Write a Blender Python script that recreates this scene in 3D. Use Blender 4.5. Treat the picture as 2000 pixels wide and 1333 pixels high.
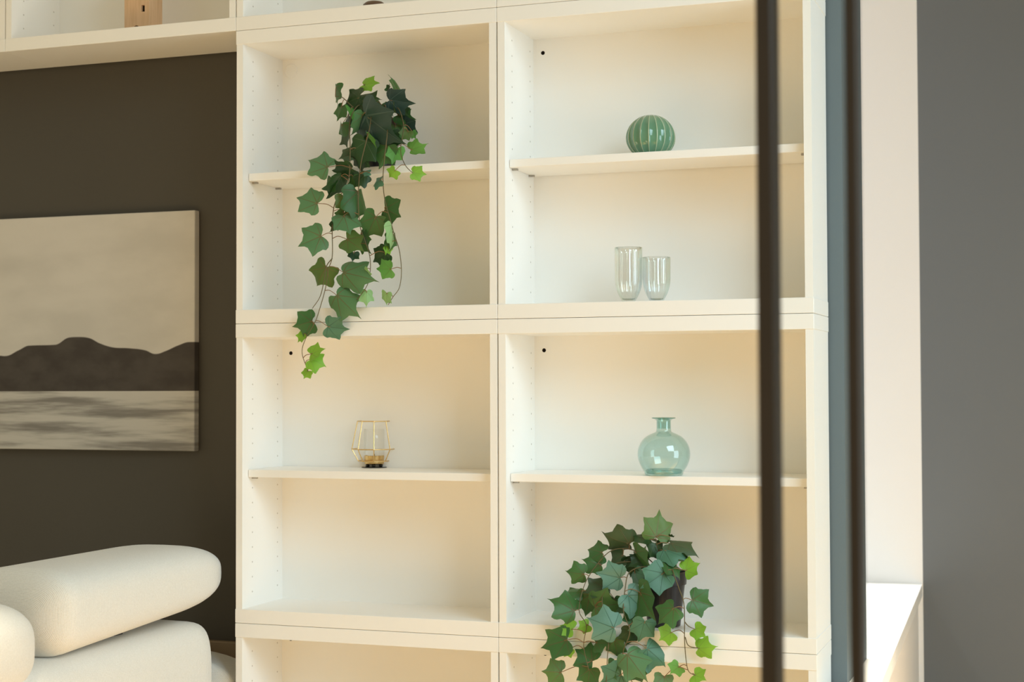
import bpy, bmesh, math, random
from mathutils import Vector, Matrix, Quaternion

for o in list(bpy.data.objects):
    bpy.data.objects.remove(o, do_unlink=True)
scene = bpy.context.scene
COL = scene.collection
random.seed(7)
SILL_H = 0.552
ZS = 1.28                                  # height of the middle seam of the bookcase

# ---------------------------------------------------------------- camera
F_PX = 3045.7
CAM = Vector((1.0907, -2.9505, -0.1339 + ZS))
YAW, PITCH, ROLL = 0.3448, 0.0284, -0.0034
_f = Vector((-math.sin(YAW) * math.cos(PITCH), math.cos(YAW) * math.cos(PITCH), math.sin(PITCH)))
_r0 = Vector((math.cos(YAW), math.sin(YAW), 0))
_u0 = _r0.cross(_f)
C_R = _r0 * math.cos(ROLL) + _u0 * math.sin(ROLL)
C_U = -_r0 * math.sin(ROLL) + _u0 * math.cos(ROLL)
C_F = _f
cd = bpy.data.cameras.new('camera')
cd.sensor_width = 36.0
cd.lens = F_PX / 2000 * 36
cd.clip_start = 0.05
cd.dof.use_dof = True
cd.dof.focus_distance = 3.12
cd.dof.aperture_fstop = 5.6
cam = bpy.data.objects.new('camera', cd)
COL.objects.link(cam)
M = Matrix((C_R, C_U, -C_F)).transposed().to_4x4()
M.translation = CAM
cam.matrix_world = M
scene.camera = cam

# ---------------------------------------------------------------- world, lights, exposure
w = bpy.data.worlds.new('world')
scene.world = w
w.use_nodes = True
bg = w.node_tree.nodes['Background']
bg.inputs[0].default_value = (1.0, 0.865, 0.57, 1)
bg.inputs[1].default_value = 0.49


def area(name, loc, target, sx, sy, power, col):
    l = bpy.data.lights.new(name, 'AREA')
    l.shape = 'RECTANGLE'
    l.size, l.size_y, l.energy, l.color = sx, sy, power, col
    o = bpy.data.objects.new(name, l)
    COL.objects.link(o)
    o.location = loc
    o.rotation_euler = (Vector(target) - Vector(loc)).to_track_quat('-Z', 'Y').to_euler()
    return o


# tall daylight window of the room, to the right of the photographer
k = area('window_daylight', (2.25, -1.75, 2.5), (0.25, 0.0, 0.30), 1.5, 1.5, 18.5, (0.64, 0.86, 1.0))
k.data.spread = math.radians(100)
# cool fill lamp added further round on the right, brightening shelves from the side
area('cool_side_fill', (3.0, -0.95, 1.0), (0.0, -0.2, 0.95), 1.1, 1.7, 31, (0.66, 0.87, 1.0))
# daylight entering the deep window beside the bookcase
area('side_window_daylight', (0.285, 1.16, 1.65), (1.285, 1.16, 1.65), 1.25, 2.0, 6, (1.0, 0.96, 0.92))
# beam of sun through that window onto the sill
l = bpy.data.lights.new('sun_beam', 'SPOT')
l.energy, l.color = 900, (1.0, 0.97, 0.92)
l.spot_size, l.spot_blend, l.shadow_soft_size = math.radians(34), 0.4, 0.03
o = bpy.data.objects.new('sun_beam', l)
COL.objects.link(o)
o.location = (-1.3, 1.55, 3.9)
o.rotation_euler = (Vector((0.6, 0.8, SILL_H)) - Vector(o.location)).to_track_quat('-Z', 'Y').to_euler()
# unseen warm spots added overhead, bounced off the wooden floor as warm fill
for px_, py_, ca, pw in ((-1.3, -1.8, 48, 560), (-0.4, -1.6, 48, 560), (0.5, -1.6, 48, 560), (1.35, 0.35, 34, 1300)):
    l = bpy.data.lights.new('floor_bounce_spot', 'SPOT')
    l.energy, l.color = pw, (1.0, 0.84, 0.58)
    l.spot_size, l.spot_blend, l.shadow_soft_size = math.radians(ca), 0.5, 0.05
    o = bpy.data.objects.new('floor_bounce_spot', l)
    COL.objects.link(o)
    o.location = (px_, py_, 3.0)

scene.view_settings.view_transform = 'Standard'
scene.view_settings.look = 'None'
scene.view_settings.gamma = 1.0
scene.view_settings.use_curve_mapping = False
scene.view_settings.exposure = 0.0
scene.cycles.max_bounces = 14
scene.cycles.diffuse_bounces = 9
scene.cycles.transparent_max_bounces = 24


# ---------------------------------------------------------------- helpers
def ray(px, py):
    return (C_F + C_R * ((px - 1000) / F_PX) - C_U * ((py - 666.5) / F_PX)).normalized()


def at(px, py, Y):
    d = ray(px, py)
    return CAM + d * ((Y - CAM.y) / d.y)


def at_z(px, py, Z):
    d = ray(px, py)
    return CAM + d * ((Z - CAM.z) / d.z)


def link(o, parent=None):
    COL.objects.link(o)
    if parent is not None:
        o.parent = parent
        o.matrix_parent_inverse = Matrix.Translation(-Vector(parent.get('_loc', (0, 0, 0))))
    return o


def thing(name, label, cat, loc, group=None):
    o = bpy.data.objects.new(name, None)
    o.empty_display_size = 0.05
    COL.objects.link(o)
    o.location = loc
    o['_loc'] = tuple(loc)
    o['label'] = label
    o['category'] = cat
    if group:
        o['group'] = group
    return o


def tag(o, label, cat, group=None):
    o['label'] = label
    o['category'] = cat
    if group:
        o['group'] = group
    return o


def obj(name, bm, mat, parent=None, smooth=False, label=None):
    me = bpy.data.meshes.new(name)
    bmesh.ops.recalc_face_normals(bm, faces=bm.faces[:])
    bm.to_mesh(me)
    bm.free()
    if smooth:
        for p in me.polygons:
            p.use_smooth = True
    me.materials.append(mat)
    o = bpy.data.objects.new(name, me)
    if label:
        o['label'] = label
    return link(o, parent)


def struct(name, bm, mat, label=None, cat=None):
    o = obj(name, bm, mat)
    o['kind'] = 'structure'
    if label:
        o['label'] = label
    if cat:
        o['category'] = cat
    return o


def box(bm, x0, x1, y0, y1, z0, z1, bev=0.0, seg=1):
    r = bmesh.ops.create_cube(bm, size=1.0)
    vs = r['verts']
    for v in vs:
        v.co = Vector((x0 + (v.co.x + .5) * (x1 - x0), y0 + (v.co.y + .5) * (y1 - y0), z0 + (v.co.z + .5) * (z1 - z0)))
    if bev > 0:
        es = list({e for v in vs for e in v.link_edges})
        bmesh.ops.bevel(bm, geom=es, offset=bev, segments=seg, profile=0.5, affect='EDGES')
    return bm


def bx(*a, **k):
    return box(bmesh.new(), *a, **k)


def lathe(bm, prof, c, n=48, radial=None):
    rings = []
    for (r, z) in prof:
        if r < 1e-6:
            rings.append([bm.verts.new((c[0], c[1], c[2] + z))])
        else:
            ring = []
            for k in range(n):
                a = 2 * math.pi * k / n
                rr = r * (radial(a, r, z) if radial else 1)
                ring.append(bm.verts.new((c[0] + rr * math.cos(a), c[1] + rr * math.sin(a), c[2] + z)))
            rings.append(ring)
    for A, B in zip(rings, rings[1:]):
        for k in range(n):
            k2 = (k + 1) % n
            if len(A) == 1 and len(B) == 1:
                continue
            if len(A) == 1:
                bm.faces.new((A[0], B[k], B[k2]))
            elif len(B) == 1:
                bm.faces.new((A[k], A[k2], B[0]))
            else:
                bm.faces.new((A[k], A[k2], B[k2], B[k]))
    return bm


def tube(bm, pts, r, n=6, closed=False, taper=None):
    pts = [Vector(p) for p in pts]
    m = len(pts)
    rings = []
    prev = None
    for i, p in enumerate(pts):
        if closed:
            t = (pts[(i + 1) % m] - pts[i - 1]).normalized()
        else:
            t = (pts[min(i + 1, m - 1)] - pts[max(i - 1, 0)]).normalized()
        if prev is None:
            a = t.orthogonal().normalized()
        else:
            a = (prev - t * prev.dot(t)).normalized()
        prev = a
        b = t.cross(a)
        rr = r if taper is None else r * (1 + (taper - 1) * i / max(1, m - 1))
        rings.append([bm.verts.new(p + (a * math.cos(2 * math.pi * k / n) + b * math.sin(2 * math.pi * k / n)) * rr) for k in range(n)])
    pairs = list(zip(rings, rings[1:])) + ([(rings[-1], rings[0])] if closed else [])
    for A, B in pairs:
        for k in range(n):
            bm.faces.new((A[k], A[(k + 1) % n], B[(k + 1) % n], B[k]))
    if not closed:
        bm.faces.new(rings[0][::-1])
        bm.faces.new(rings[-1])
    return bm


def catmull(pts, sub=6):
    pts = [Vector(p) for p in pts]
    P = [pts[0] * 2 - pts[1]] + pts + [pts[-1] * 2 - pts[-2]]
    out = []
    for i in range(1, len(P) - 2):
        p0, p1, p2, p3 = P[i - 1:i + 3]
        for s in range(sub):
            t = s / sub
            out.append(0.5 * ((2 * p1) + (p2 - p0) * t + (2 * p0 - 5 * p1 + 4 * p2 - p3) * t * t + (3 * p1 - p0 - 3 * p2 + p3) * t ** 3))
    out.append(pts[-1])
    return out


# ---------------------------------------------------------------- materials
def mat(name, col, rough=0.5, metal=0.0, spec=0.5):
    m = bpy.data.materials.new(name)
    m.use_nodes = True
    b = m.node_tree.nodes['Principled BSDF']
    b.inputs['Base Color'].default_value = (*col, 1)
    b.inputs['Roughness'].default_value = rough
    b.inputs['Metallic'].default_value = metal
    b.inputs['Specular IOR Level'].default_value = spec
    return m


class NT:
    def __init__(s, m):
        s.m = m
        s.t = m.node_tree
        s.b = s.t.nodes.get('Principled BSDF')

    def n(s, typ, **k):
        nd = s.t.nodes.new(typ)
        for a, v in k.items():
            setattr(nd, a, v)
        return nd

    def put(s, sock, v):
        if hasattr(v, 'links') or isinstance(v, bpy.types.NodeSocket):
            s.t.links.new(v, sock)
        else:
            sock.default_value = v

    def math(s, op, a, b=None, c=None, clamp=False):
        nd = s.n('ShaderNodeMath', operation=op)
        nd.use_clamp = clamp
        s.put(nd.inputs[0], a)
        if b is not None:
            s.put(nd.inputs[1], b)
        if c is not None:
            s.put(nd.inputs[2], c)
        return nd.outputs[0]

    def mix(s, f, a, b):
        nd = s.n('ShaderNodeMix', data_type='RGBA')
        s.put(nd.inputs['Factor'], f)
        s.put(nd.inputs[6], a if not isinstance(a, tuple) else (*a, 1))
        s.put(nd.inputs[7], b if not isinstance(b, tuple) else (*b, 1))
        return nd.outputs[2]

    def smooth(s, v, lo, hi):
        nd = s.n('ShaderNodeMapRange', interpolation_type='SMOOTHSTEP')
        s.put(nd.inputs[0], v)
        nd.inputs[1].default_value, nd.inputs[2].default_value = lo, hi
        return nd.outputs[0]

    def coord(s, kind='Object', scale=None):
        tc = s.n('ShaderNodeTexCoord')
        o = tc.outputs[kind]
        if scale:
            mp = s.n('ShaderNodeMapping')
            s.t.links.new(o, mp.inputs[0])
            mp.inputs['Scale'].default_value = scale
            o = mp.outputs[0]
        return o

    def noise(s, vec, scale, detail=3, rough=0.5):
        nd = s.n('ShaderNodeTexNoise')
        s.put(nd.inputs['Vector'], vec)
        nd.inputs['Scale'].default_value = scale
        nd.inputs['Detail'].default_value = detail
        nd.inputs['Roughness'].default_value = rough
        return nd.outputs[0]

    def bump(s, h, strength, dist):
        nd = s.n('ShaderNodeBump')
        s.put(nd.inputs['Height'], h)
        nd.inputs['Strength'].default_value = strength
        nd.inputs['Distance'].default_value = dist
        s.t.links.new(nd.outputs[0], s.b.inputs['Normal'])


def noisy(name, c1, c2, scale, rough, bump=0.0, bscale=None, spec=0.5, stretch=None):
    m = mat(name, c1, rough, spec=spec)
    t = NT(m)
    v = t.coord('Object', stretch)
    t.put(t.b.inputs['Base Color'], t.mix(t.noise(v, scale), c1, c2))
    if bump:
        t.bump(t.noise(v, bscale or scale, 4), bump, 0.002)
    return m


MAT = {}
MAT['white'] = noisy('white_laminate', (0.915, 0.90, 0.865), (0.90, 0.885, 0.85), 3.0, 0.42, spec=0.4)
MAT['peg'] = mat('peg_hole_shade', (0.58, 0.55, 0.50), 0.8)
MAT['hole'] = mat('drilled_hole_dark', (0.01, 0.008, 0.006), 0.9, spec=0.1)
MAT['steel'] = mat('zinc_pin', (0.45, 0.42, 0.38), 0.35, 0.9)
MAT['dark_wall'] = noisy('charcoal_wall_paint', (0.074, 0.066, 0.053), (0.064, 0.057, 0.046), 2.5, 0.55, 0.12, 120, spec=0.4)
MAT['blue_wall'] = noisy('blue_grey_wall_paint', (0.115, 0.150, 0.165), (0.105, 0.138, 0.152), 2.5, 0.6, 0.1, 120, spec=0.35)
MAT['grey_wall'] = noisy('grey_wall_paint', (0.150, 0.158, 0.163), (0.141, 0.149, 0.154), 2.0, 0.6, 0.1, 120, spec=0.35)
MAT['jamb'] = noisy('white_reveal_paint', (0.82, 0.79, 0.76), (0.80, 0.77, 0.74), 6.0, 0.7, 0.1, 90, spec=0.3)
MAT['sill'] = mat('white_sill_paint', (0.88, 0.88, 0.87), 0.35)
MAT['dado'] = noisy('wood_dado', (0.30, 0.22, 0.14), (0.26, 0.19, 0.12), 8, 0.6, stretch=(1, 1, 6))
MAT['glass_dark'] = mat('window_frame_white', (0.8, 0.8, 0.79), 0.4)
MAT['black_steel'] = noisy('dark_brown_steel', (0.028, 0.018, 0.011), (0.036, 0.024, 0.015), 20, 0.42, spec=0.5)
MAT['brass'] = mat('brass_wire', (0.72, 0.50, 0.22), 0.25, 1.0)
MAT['dark_metal'] = mat('dark_base_plate', (0.06, 0.055, 0.045), 0.3, 0.7)
MAT['wax'] = mat('candle_wax', (0.85, 0.80, 0.68), 0.5)
MAT['pot'] = mat('black_plastic_pot', (0.022, 0.018, 0.020), 0.32)
MAT['soil'] = noisy('brown_filler', (0.06, 0.035, 0.018), (0.10, 0.06, 0.03), 60, 0.9)
MAT['ornament'] = mat('brown_glazed_wood', (0.12, 0.065, 0.035), 0.4)
MAT['stem'] = noisy('ivy_stem', (0.13, 0.085, 0.035), (0.11, 0.10, 0.035), 40, 0.6)
MAT['petiole'] = noisy('ivy_petiole', (0.26, 0.11, 0.05), (0.22, 0.15, 0.06), 40, 0.6)

# floor: warm oak boards
m = mat('oak_floor', (0.55, 0.36, 0.19), 0.4)
t = NT(m)
br = t.n('ShaderNodeTexBrick')
t.put(br.inputs['Vector'], t.coord('Object'))
br.inputs['Color1'].default_value = (0.64, 0.45, 0.22, 1)
br.inputs['Color2'].default_value = (0.58, 0.40, 0.19, 1)
br.inputs['Mortar'].default_value = (0.2, 0.12, 0.06, 1)
br.inputs['Scale'].default_value = 1.0
br.inputs['Brick Width'].default_value = 1.6
br.inputs['Row Height'].default_value = 0.14
br.inputs['Mortar Size'].default_value = 0.002
t.put(t.b.inputs['Base Color'], br.outputs[0])
MAT['floor'] = m

# pale birch wood for the small toy house
m = mat('pale_birch', (0.62, 0.40, 0.22), 0.55)
t = NT(m)
g = t.noise(t.coord('Object', (60, 60, 6)), 3.0, 4)
t.put(t.b.inputs['Base Color'], t.mix(t.smooth(g, .3, .75), (0.70, 0.47, 0.29), (0.62, 0.40, 0.23)))
MAT['birch'] = m

# cream knit upholstery
m = mat('cream_ribbed_fabric', (0.70, 0.66, 0.58), 0.95, spec=0.15)
t = NT(m)
v = t.coord('Object')
rows = t.n('ShaderNodeAttribute', attribute_name='rows')
cmb = t.n('ShaderNodeCombineXYZ')
t.put(cmb.inputs[1], rows.outputs['Fac'])
wv = t.n('ShaderNodeTexWave', wave_type='BANDS', bands_direction='Y')
t.put(wv.inputs['Vector'], cmb.outputs[0])
wv.inputs['Scale'].default_value = 105
wv.inputs['Distortion'].default_value = 0.0
wv.inputs['Detail'].default_value = 2
wv.inputs['Detail Scale'].default_value = 4
nz = t.noise(v, 420, 2)
h = t.math('ADD', t.math('MULTIPLY', wv.outputs['Fac'], 0.6), nz)
t.put(t.b.inputs['Base Color'], t.mix(t.smooth(h, .35, 1.0), (0.72, 0.69, 0.63), (0.84, 0.82, 0.77)))
t.bump(h, 0.4, 0.0018)
t.b.inputs['Sheen Weight'].default_value = 0.25
MAT['fabric'] = m


def thin_glass(name, tint, edge, rough=0.02, refl=0.5, film=None):
    m = bpy.data.materials.new(name)
    m.use_nodes = True
    nt = m.node_tree
    nt.nodes.remove(nt.nodes['Principled BSDF'])
    out = nt.nodes['Material Output']
    t = NT(m)
    lw = t.n('ShaderNodeLayerWeight')
    lw.inputs['Blend'].default_value = 0.35
    tr = t.n('ShaderNodeBsdfTransparent')
    t.put(tr.inputs[0], t.mix(t.math('POWER', lw.outputs['Facing'], 1.6), tint, edge))
    gl = t.n('ShaderNodeBsdfGlossy')
    gl.inputs['Roughness'].default_value = rough
    gl.inputs['Color'].default_value = (1, 1, 1, 1)
    if film:
        # thin soap-film colours that drift across the wall of the glass
        nz = t.noise(t.coord('Object', (16, 16, 9)), 1.0, 2)
        ramp = t.n('ShaderNodeValToRGB')
        cr = ramp.color_ramp
        cr.interpolation = 'B_SPLINE'
        cols = film
        cr.elements[0].position = 0.25
        cr.elements[0].color = (*cols[0], 1)
        cr.elements[1].position = 0.78
        cr.elements[1].color = (*cols[-1], 1)
        for i, c in enumerate(cols[1:-1]):
            e = cr.elements.new(0.25 + 0.53 * (i + 1) / (len(cols) - 1))
            e.color = (*c, 1)
        t.put(ramp.inputs[0], nz)
        t.put(gl.inputs['Color'], ramp.outputs[0])
    fc_ = t.n('ShaderNodeLayerWeight')
    fc_.inputs['Blend'].default_value = 0.5
    fr = t.math('MULTIPLY_ADD', t.math('POWER', fc_.outputs['Facing'], 4.0), .70, .045)
    mx = t.n('ShaderNodeMixShader')
    t.put(mx.inputs[0], t.math('MULTIPLY', fr, refl, clamp=True))
    nt.links.new(tr.outputs[0], mx.inputs[1])
    nt.links.new(gl.outputs[0], mx.inputs[2])
    nt.links.new(mx.outputs[0], out.inputs[0])
    return m


MAT['pane'] = thin_glass('clear_pane', (0.985, 0.99, 0.985), (0.9, 0.93, 0.92), refl=0.6)
MAT['clear_cup'] = thin_glass('clear_glass_cup', (0.992, 0.992, 0.988), (0.90, 0.91, 0.90), refl=0.8)
MAT['teal'] = thin_glass('teal_tinted_glass', (0.755, 0.875, 0.850), (0.40, 0.60, 0.58), refl=1.7)
MAT['teal_thick'] = thin_glass('teal_glass_base', (0.70, 0.86, 0.84), (0.30, 0.50, 0.50), refl=1.0)
MAT['iris'] = thin_glass('iridescent_glass', (0.965, 0.965, 0.96), (0.86, 0.87, 0.87), rough=0.10, refl=3.2,
                         film=[(1.0, 0.86, 0.74), (1.0, 0.97, 0.86), (0.88, 1.0, 0.94), (0.80, 0.91, 1.0), (1.0, 0.88, 0.98)])

# ---------------------------------------------------------------- room shell
XW = 0.664           # corner where the wall turns into the deep window bay
YB = 0.192          # face of the wall behind the bookcase
YF = 1.83           # grey wall beyond the bay
struct('floor', bx(-4.5, 4.5, -5.0, YF + .4, -0.1, 0.0), MAT['floor'])
struct('wall_back', bx(-4.5, 0.60, YB, 0.5, 0, 3.2), MAT['dark_wall'])
struct('wall_return', bx(0.60, XW, YB, 0.5, 0, 3.2), MAT['blue_wall'])
struct('wall_right', bx(XW + .002, 4.5, YF, YF + .3, 0, 3.2), MAT['grey_wall'])
SILL_Z = SILL_H
def slab(x0, z0, z1, inset):
    # plan outline: the room-side edge of the bay runs slightly askew to the bookcase wall
    pn = at_z(1722, 1333, SILL_Z)
    k = (pn.x - XW) / (pn.y - YF)
    xn = XW + k * (0.05 - YF)
    bm = bmesh.new()
    q = [(x0, 0.5), (XW + .0005, 0.5), (XW + .0005, 0.05), (xn - inset, 0.05), (XW - inset, YF), (x0, YF)]
    lo = [bm.verts.new((a, b, z0)) for a, b in q]
    hi = [bm.verts.new((a, b, z1)) for a, b in q]
    bm.faces.new(hi)
    bm.faces.new(lo[::-1])
    for i in range(6):
        bm.faces.new((lo[i], lo[(i + 1) % 6], hi[(i + 1) % 6], hi[i]))
    return bm


struct('wall_bay', slab(0.20, 0, SILL_Z - .035, .012), MAT['jamb'])
struct('wall_reveal', bx(0.20, XW + .002, YF, YF + .3, 0, 3.2), MAT['jamb'])
struct('wall_lintel', bx(0.20, XW, 0.5, YF, 2.7, 3.2), MAT['jamb'])
struct('trim_1', slab(0.20, SILL_Z - .035, SILL_Z, 0), MAT['sill'])
struct('trim_2', bx(-3.4, -0.601, YB - .02, YB, 0, 0.566, bev=.002), MAT['dado'])
# window of the bay: frame and pane in the plane x = 0.24
wb = bmesh.new()
for z0, z1 in ((SILL_Z, SILL_Z + .06), (2.64, 2.70)):
    box(wb, 0.22, 0.27, 0.5, YF, z0, z1)
for y0, y1 in ((0.5, 0.56), (YF - .06, YF)):
    box(wb, 0.22, 0.27, y0, y1, SILL_Z + .06, 2.64)
win = struct('window_1', wb, MAT['glass_dark'])
for y0, y1 in ((0.56, YF - .06),):
    obj('pane', bx(0.243, 0.247, y0, y1, SILL_Z + .06, 2.64), MAT['pane'], win)

# ---------------------------------------------------------------- bookcase
W1, W2 = 0.6004, 0.6351
ROWS = [(0.0, ZS - 0.64), (ZS - 0.64, ZS), (ZS, ZS + 0.6338), (ZS + 0.6338, ZS + 1.2676)]
T, R, D, YBK = 0.0168, 0.030, 0.186, 0.1808
YSH = 0.025


def disc(bm, c, axis, r, h, n=16):
    c, axis = Vector(c), Vector(axis)
    a = axis.orthogonal().normalized()
    b = axis.cross(a)
    lo = [bm.verts.new(c + (a * math.cos(2 * math.pi * k / n) + b * math.sin(2 * math.pi * k / n)) * r) for k in range(n)]
    hi = [bm.verts.new(v.co + axis * h) for v in lo]
    bm.faces.new(hi)
    bm.faces.new(lo[::-1])
    for k in range(n):
        bm.faces.new((lo[k], lo[(k + 1) % n], hi[(k + 1) % n], hi[k]))


def unit(x0, x1, z0, z1, shelf, label, cap=False, holes=True):
    g = .00045
    u = thing('bookcase_unit', label, 'shelving unit', (x0 + .3, D / 2, z0), 'white bookcase units')
    wm = MAT['white']
    obj('top_panel', bx(x0 + g, x1 - g, 0, D, z1 - R, z1 - g, bev=.0007), wm, u)
    obj('bottom_panel', bx(x0 + g, x1 - g, 0, D, z0 + g, z0 + R, bev=.0007), wm, u)
    obj('side_panel', bx(x0 + .0016, x0 + T, .0012, D, z0 + R, z1 - R), wm, u)
    obj('side_panel', bx(x1 - T, x1 - .0016, .0012, D, z0 + R, z1 - R), wm, u)
    bp = obj('back_panel', bx(x0 + T, x1 - T, YBK, YBK + .004, z0 + R, z1 - R), wm, u)
    if shelf:
        sh_o = obj('shelf', bx(x0 + T + .0012, x1 - T - .0012, YSH, YBK - .003, shelf - .0165, shelf, bev=.0008), wm, u)
        for xs, sg in ((x0 + T, 1), (x1 - T, -1)):
            for yy in (.045, .150):
                obj('shelf_pin', bx(min(xs, xs + sg * .012), max(xs, xs + sg * .012), yy - .003, yy + .003, shelf - .0205, shelf - .0168), MAT['steel'], sh_o)
    pb = bmesh.new()
    z = z0 + R + .032
    while z < z1 - R - .02:
        for yy in (.045, .158):
            disc(pb, (x0 + T, yy, z), (1, 0, 0), .0019, .0003, 8)
            disc(pb, (x1 - T, yy, z), (-1, 0, 0), .0019, .0003, 8)
        z += .032
    p = obj('peg_holes', pb, MAT['peg'], u)
    p['kind'] = 'stuff'
    if holes:
        for k, xh in enumerate((x0 + T + .0215, x1 - T - .0215)):
            hb = bmesh.new()
            if cap and k == 0:
                lathe(hb, [(0, 0), (.0165, 0), (.0165, .0015), (.0150, .0026), (.0118, .0026), (.0112, .0018), (0, .0018)], (0, 0, 0), 32)
                bmesh.ops.rotate(hb, verts=hb.verts[:], cent=(0, 0, 0), matrix=Matrix.Rotation(math.pi / 2, 3, 'X'))
                bmesh.ops.translate(hb, verts=hb.verts[:], vec=(xh, YBK - .0001, z1 - R - .026))
                obj('hole_cap', hb, MAT['white'], bp, label='round white plastic cap')
            else:
                disc(hb, (xh, YBK - .0004, z1 - R - .030), (0, 1, 0), .0042, .0003, 20)
                obj('cable_hole', hb, MAT['hole'], bp, label='small dark drilled hole')
    return u


SH = {}
SH['UL'] = at(486.5, 339, YSH).z
SH['UR'] = at(996.5, 311.5, YSH).z
SH['LL'] = at(485.5, 917.8, YSH).z
SH['LR'] = at(998, 925.5, YSH).z
unit(-W1, 0, *ROWS[2], SH['UL'], 'white shelving unit in left column holding the trailing potted ivy', cap=True)
unit(0, W2, *ROWS[2], SH['UR'], 'white shelving unit holding the green ribbed ball and clear glass tumblers')
unit(-W1, 0, *ROWS[1], SH['LL'], 'white shelving unit in left column holding the gold wire candle holder')
unit(0, W2, *ROWS[1], SH['LR'], 'white shelving unit holding the teal bottle vase and lower ivy plant')
unit(-W1, 0, *ROWS[0], None, 'empty white shelving unit at the bottom of the left column beside the sofa')
unit(0, W2, *ROWS[0], None, 'white shelving unit at the bottom of the right column under the lower ivy')
unit(-W1, 0, *ROWS[3], None, 'topmost white shelving unit of the left column with a brown rounded ornament', holes=False)
unit(0, W2, *ROWS[3], None, 'topmost white shelving unit of the right column, only its bottom edge in view', holes=False)
unit(-2 * W1, -W1, *ROWS[3], None, 'white overhead shelving unit above the dark wall holding the wooden house', holes=False)
unit(-3 * W1, -2 * W1, *ROWS[3], None, 'white overhead shelving unit at the far left edge above the landscape canvas', holes=False)

# ---------------------------------------------------------------- landscape canvas on the dark wall
CY0 = YB - .022
tr = at(381, 410.5, CY0)
brp = at(378.5, 882, CY0)
cx1 = (tr.x + brp.x) / 2
cz0, cz1 = brp.z, tr.z
cx0 = cx1 - 0.80
m = mat('landscape_print', (0.4, 0.4, 0.4), 0.75, spec=0.25)
t = NT(m)
sp = t.n('ShaderNodeSeparateXYZ')
t.put(sp.inputs[0], t.coord('Object'))
X, Z = sp.outputs[0], sp.outputs[2]
u = t.math('DIVIDE', t.math('SUBTRACT', X, cx0), cx1 - cx0, clamp=True)
vv = t.math('DIVIDE', t.math('SUBTRACT', Z, cz0), cz1 - cz0)
fc = t.n('ShaderNodeFloatCurve')
ridge = [(0, 778), (22, 780), (90, 752), (135, 730), (270, 725), (330, 691), (370, 688), (430, 693), (480, 718),
         (545, 738), (620, 742), (700, 752), (750, 770), (800, 755), (860, 728), (915, 712)]
pts = []
for (a, b) in ridge:
    p = at(a / 2.469, 380 + b / 2.469, CY0)
    pts.append(((p.x - cx0) / (cx1 - cx0), (p.z - cz0) / (cz1 - cz0)))
u0 = pts[0][0]
pts = [(0.0, 0.36), (u0 * .35, .43), (u0 * .7, .41)] + pts + [(1.0, pts[-1][1])]
cv = fc.mapping.curves[0]
while len(cv.points) < len(pts):
    cv.points.new(0.5, 0.5)
for cp, (a, b) in zip(cv.points, sorted(pts)):
    cp.location = (a, b)
    cp.handle_type = 'AUTO_CLAMPED'
fc.mapping.update()
t.put(fc.inputs['Value'], u)
is_mtn = t.smooth(t.math('SUBTRACT', vv, fc.outputs[0]), .003, -.003)
WL = (at(200, 764.5, CY0).z - cz0) / (cz1 - cz0)
water = t.smooth(t.math('SUBTRACT', vv, WL), .002, -.002)
sky_n = t.noise(t.coord('Object', (2.0, 1, 5.0)), 2.0, 4)
sky = t.mix(t.smooth(sky_n, .35, .7), (0.62, 0.585, 0.53), (0.54, 0.51, 0.46))
mt_n = t.noise(t.coord('Object', (6, 1, 10)), 3.0, 5)
mt = t.mix(t.smooth(mt_n, .3, .75), (0.055, 0.046, 0.040), (0.078, 0.067, 0.058))
wt_n = t.noise(t.coord('Object', (2.2, 1, 26)), 1.6, 5, .55)
wt = t.mix(t.smooth(wt_n, .34, .62), (0.22, 0.205, 0.185), (0.52, 0.495, 0.45))
c = t.mix(is_mtn, sky, mt)
c = t.mix(water, c, wt)
t.put(t.b.inputs['Base Color'], c)
t.bump(t.noise(t.coord('Object'), 900, 2), 0.15, 0.001)
cv_o = tag(obj('landscape_canvas', bx(cx0, cx1, CY0, YB - .001, cz0, cz1, bev=.0015), m),
           'frameless canvas print of misty grey hills above water hung on the dark wall', 'canvas print')


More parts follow.
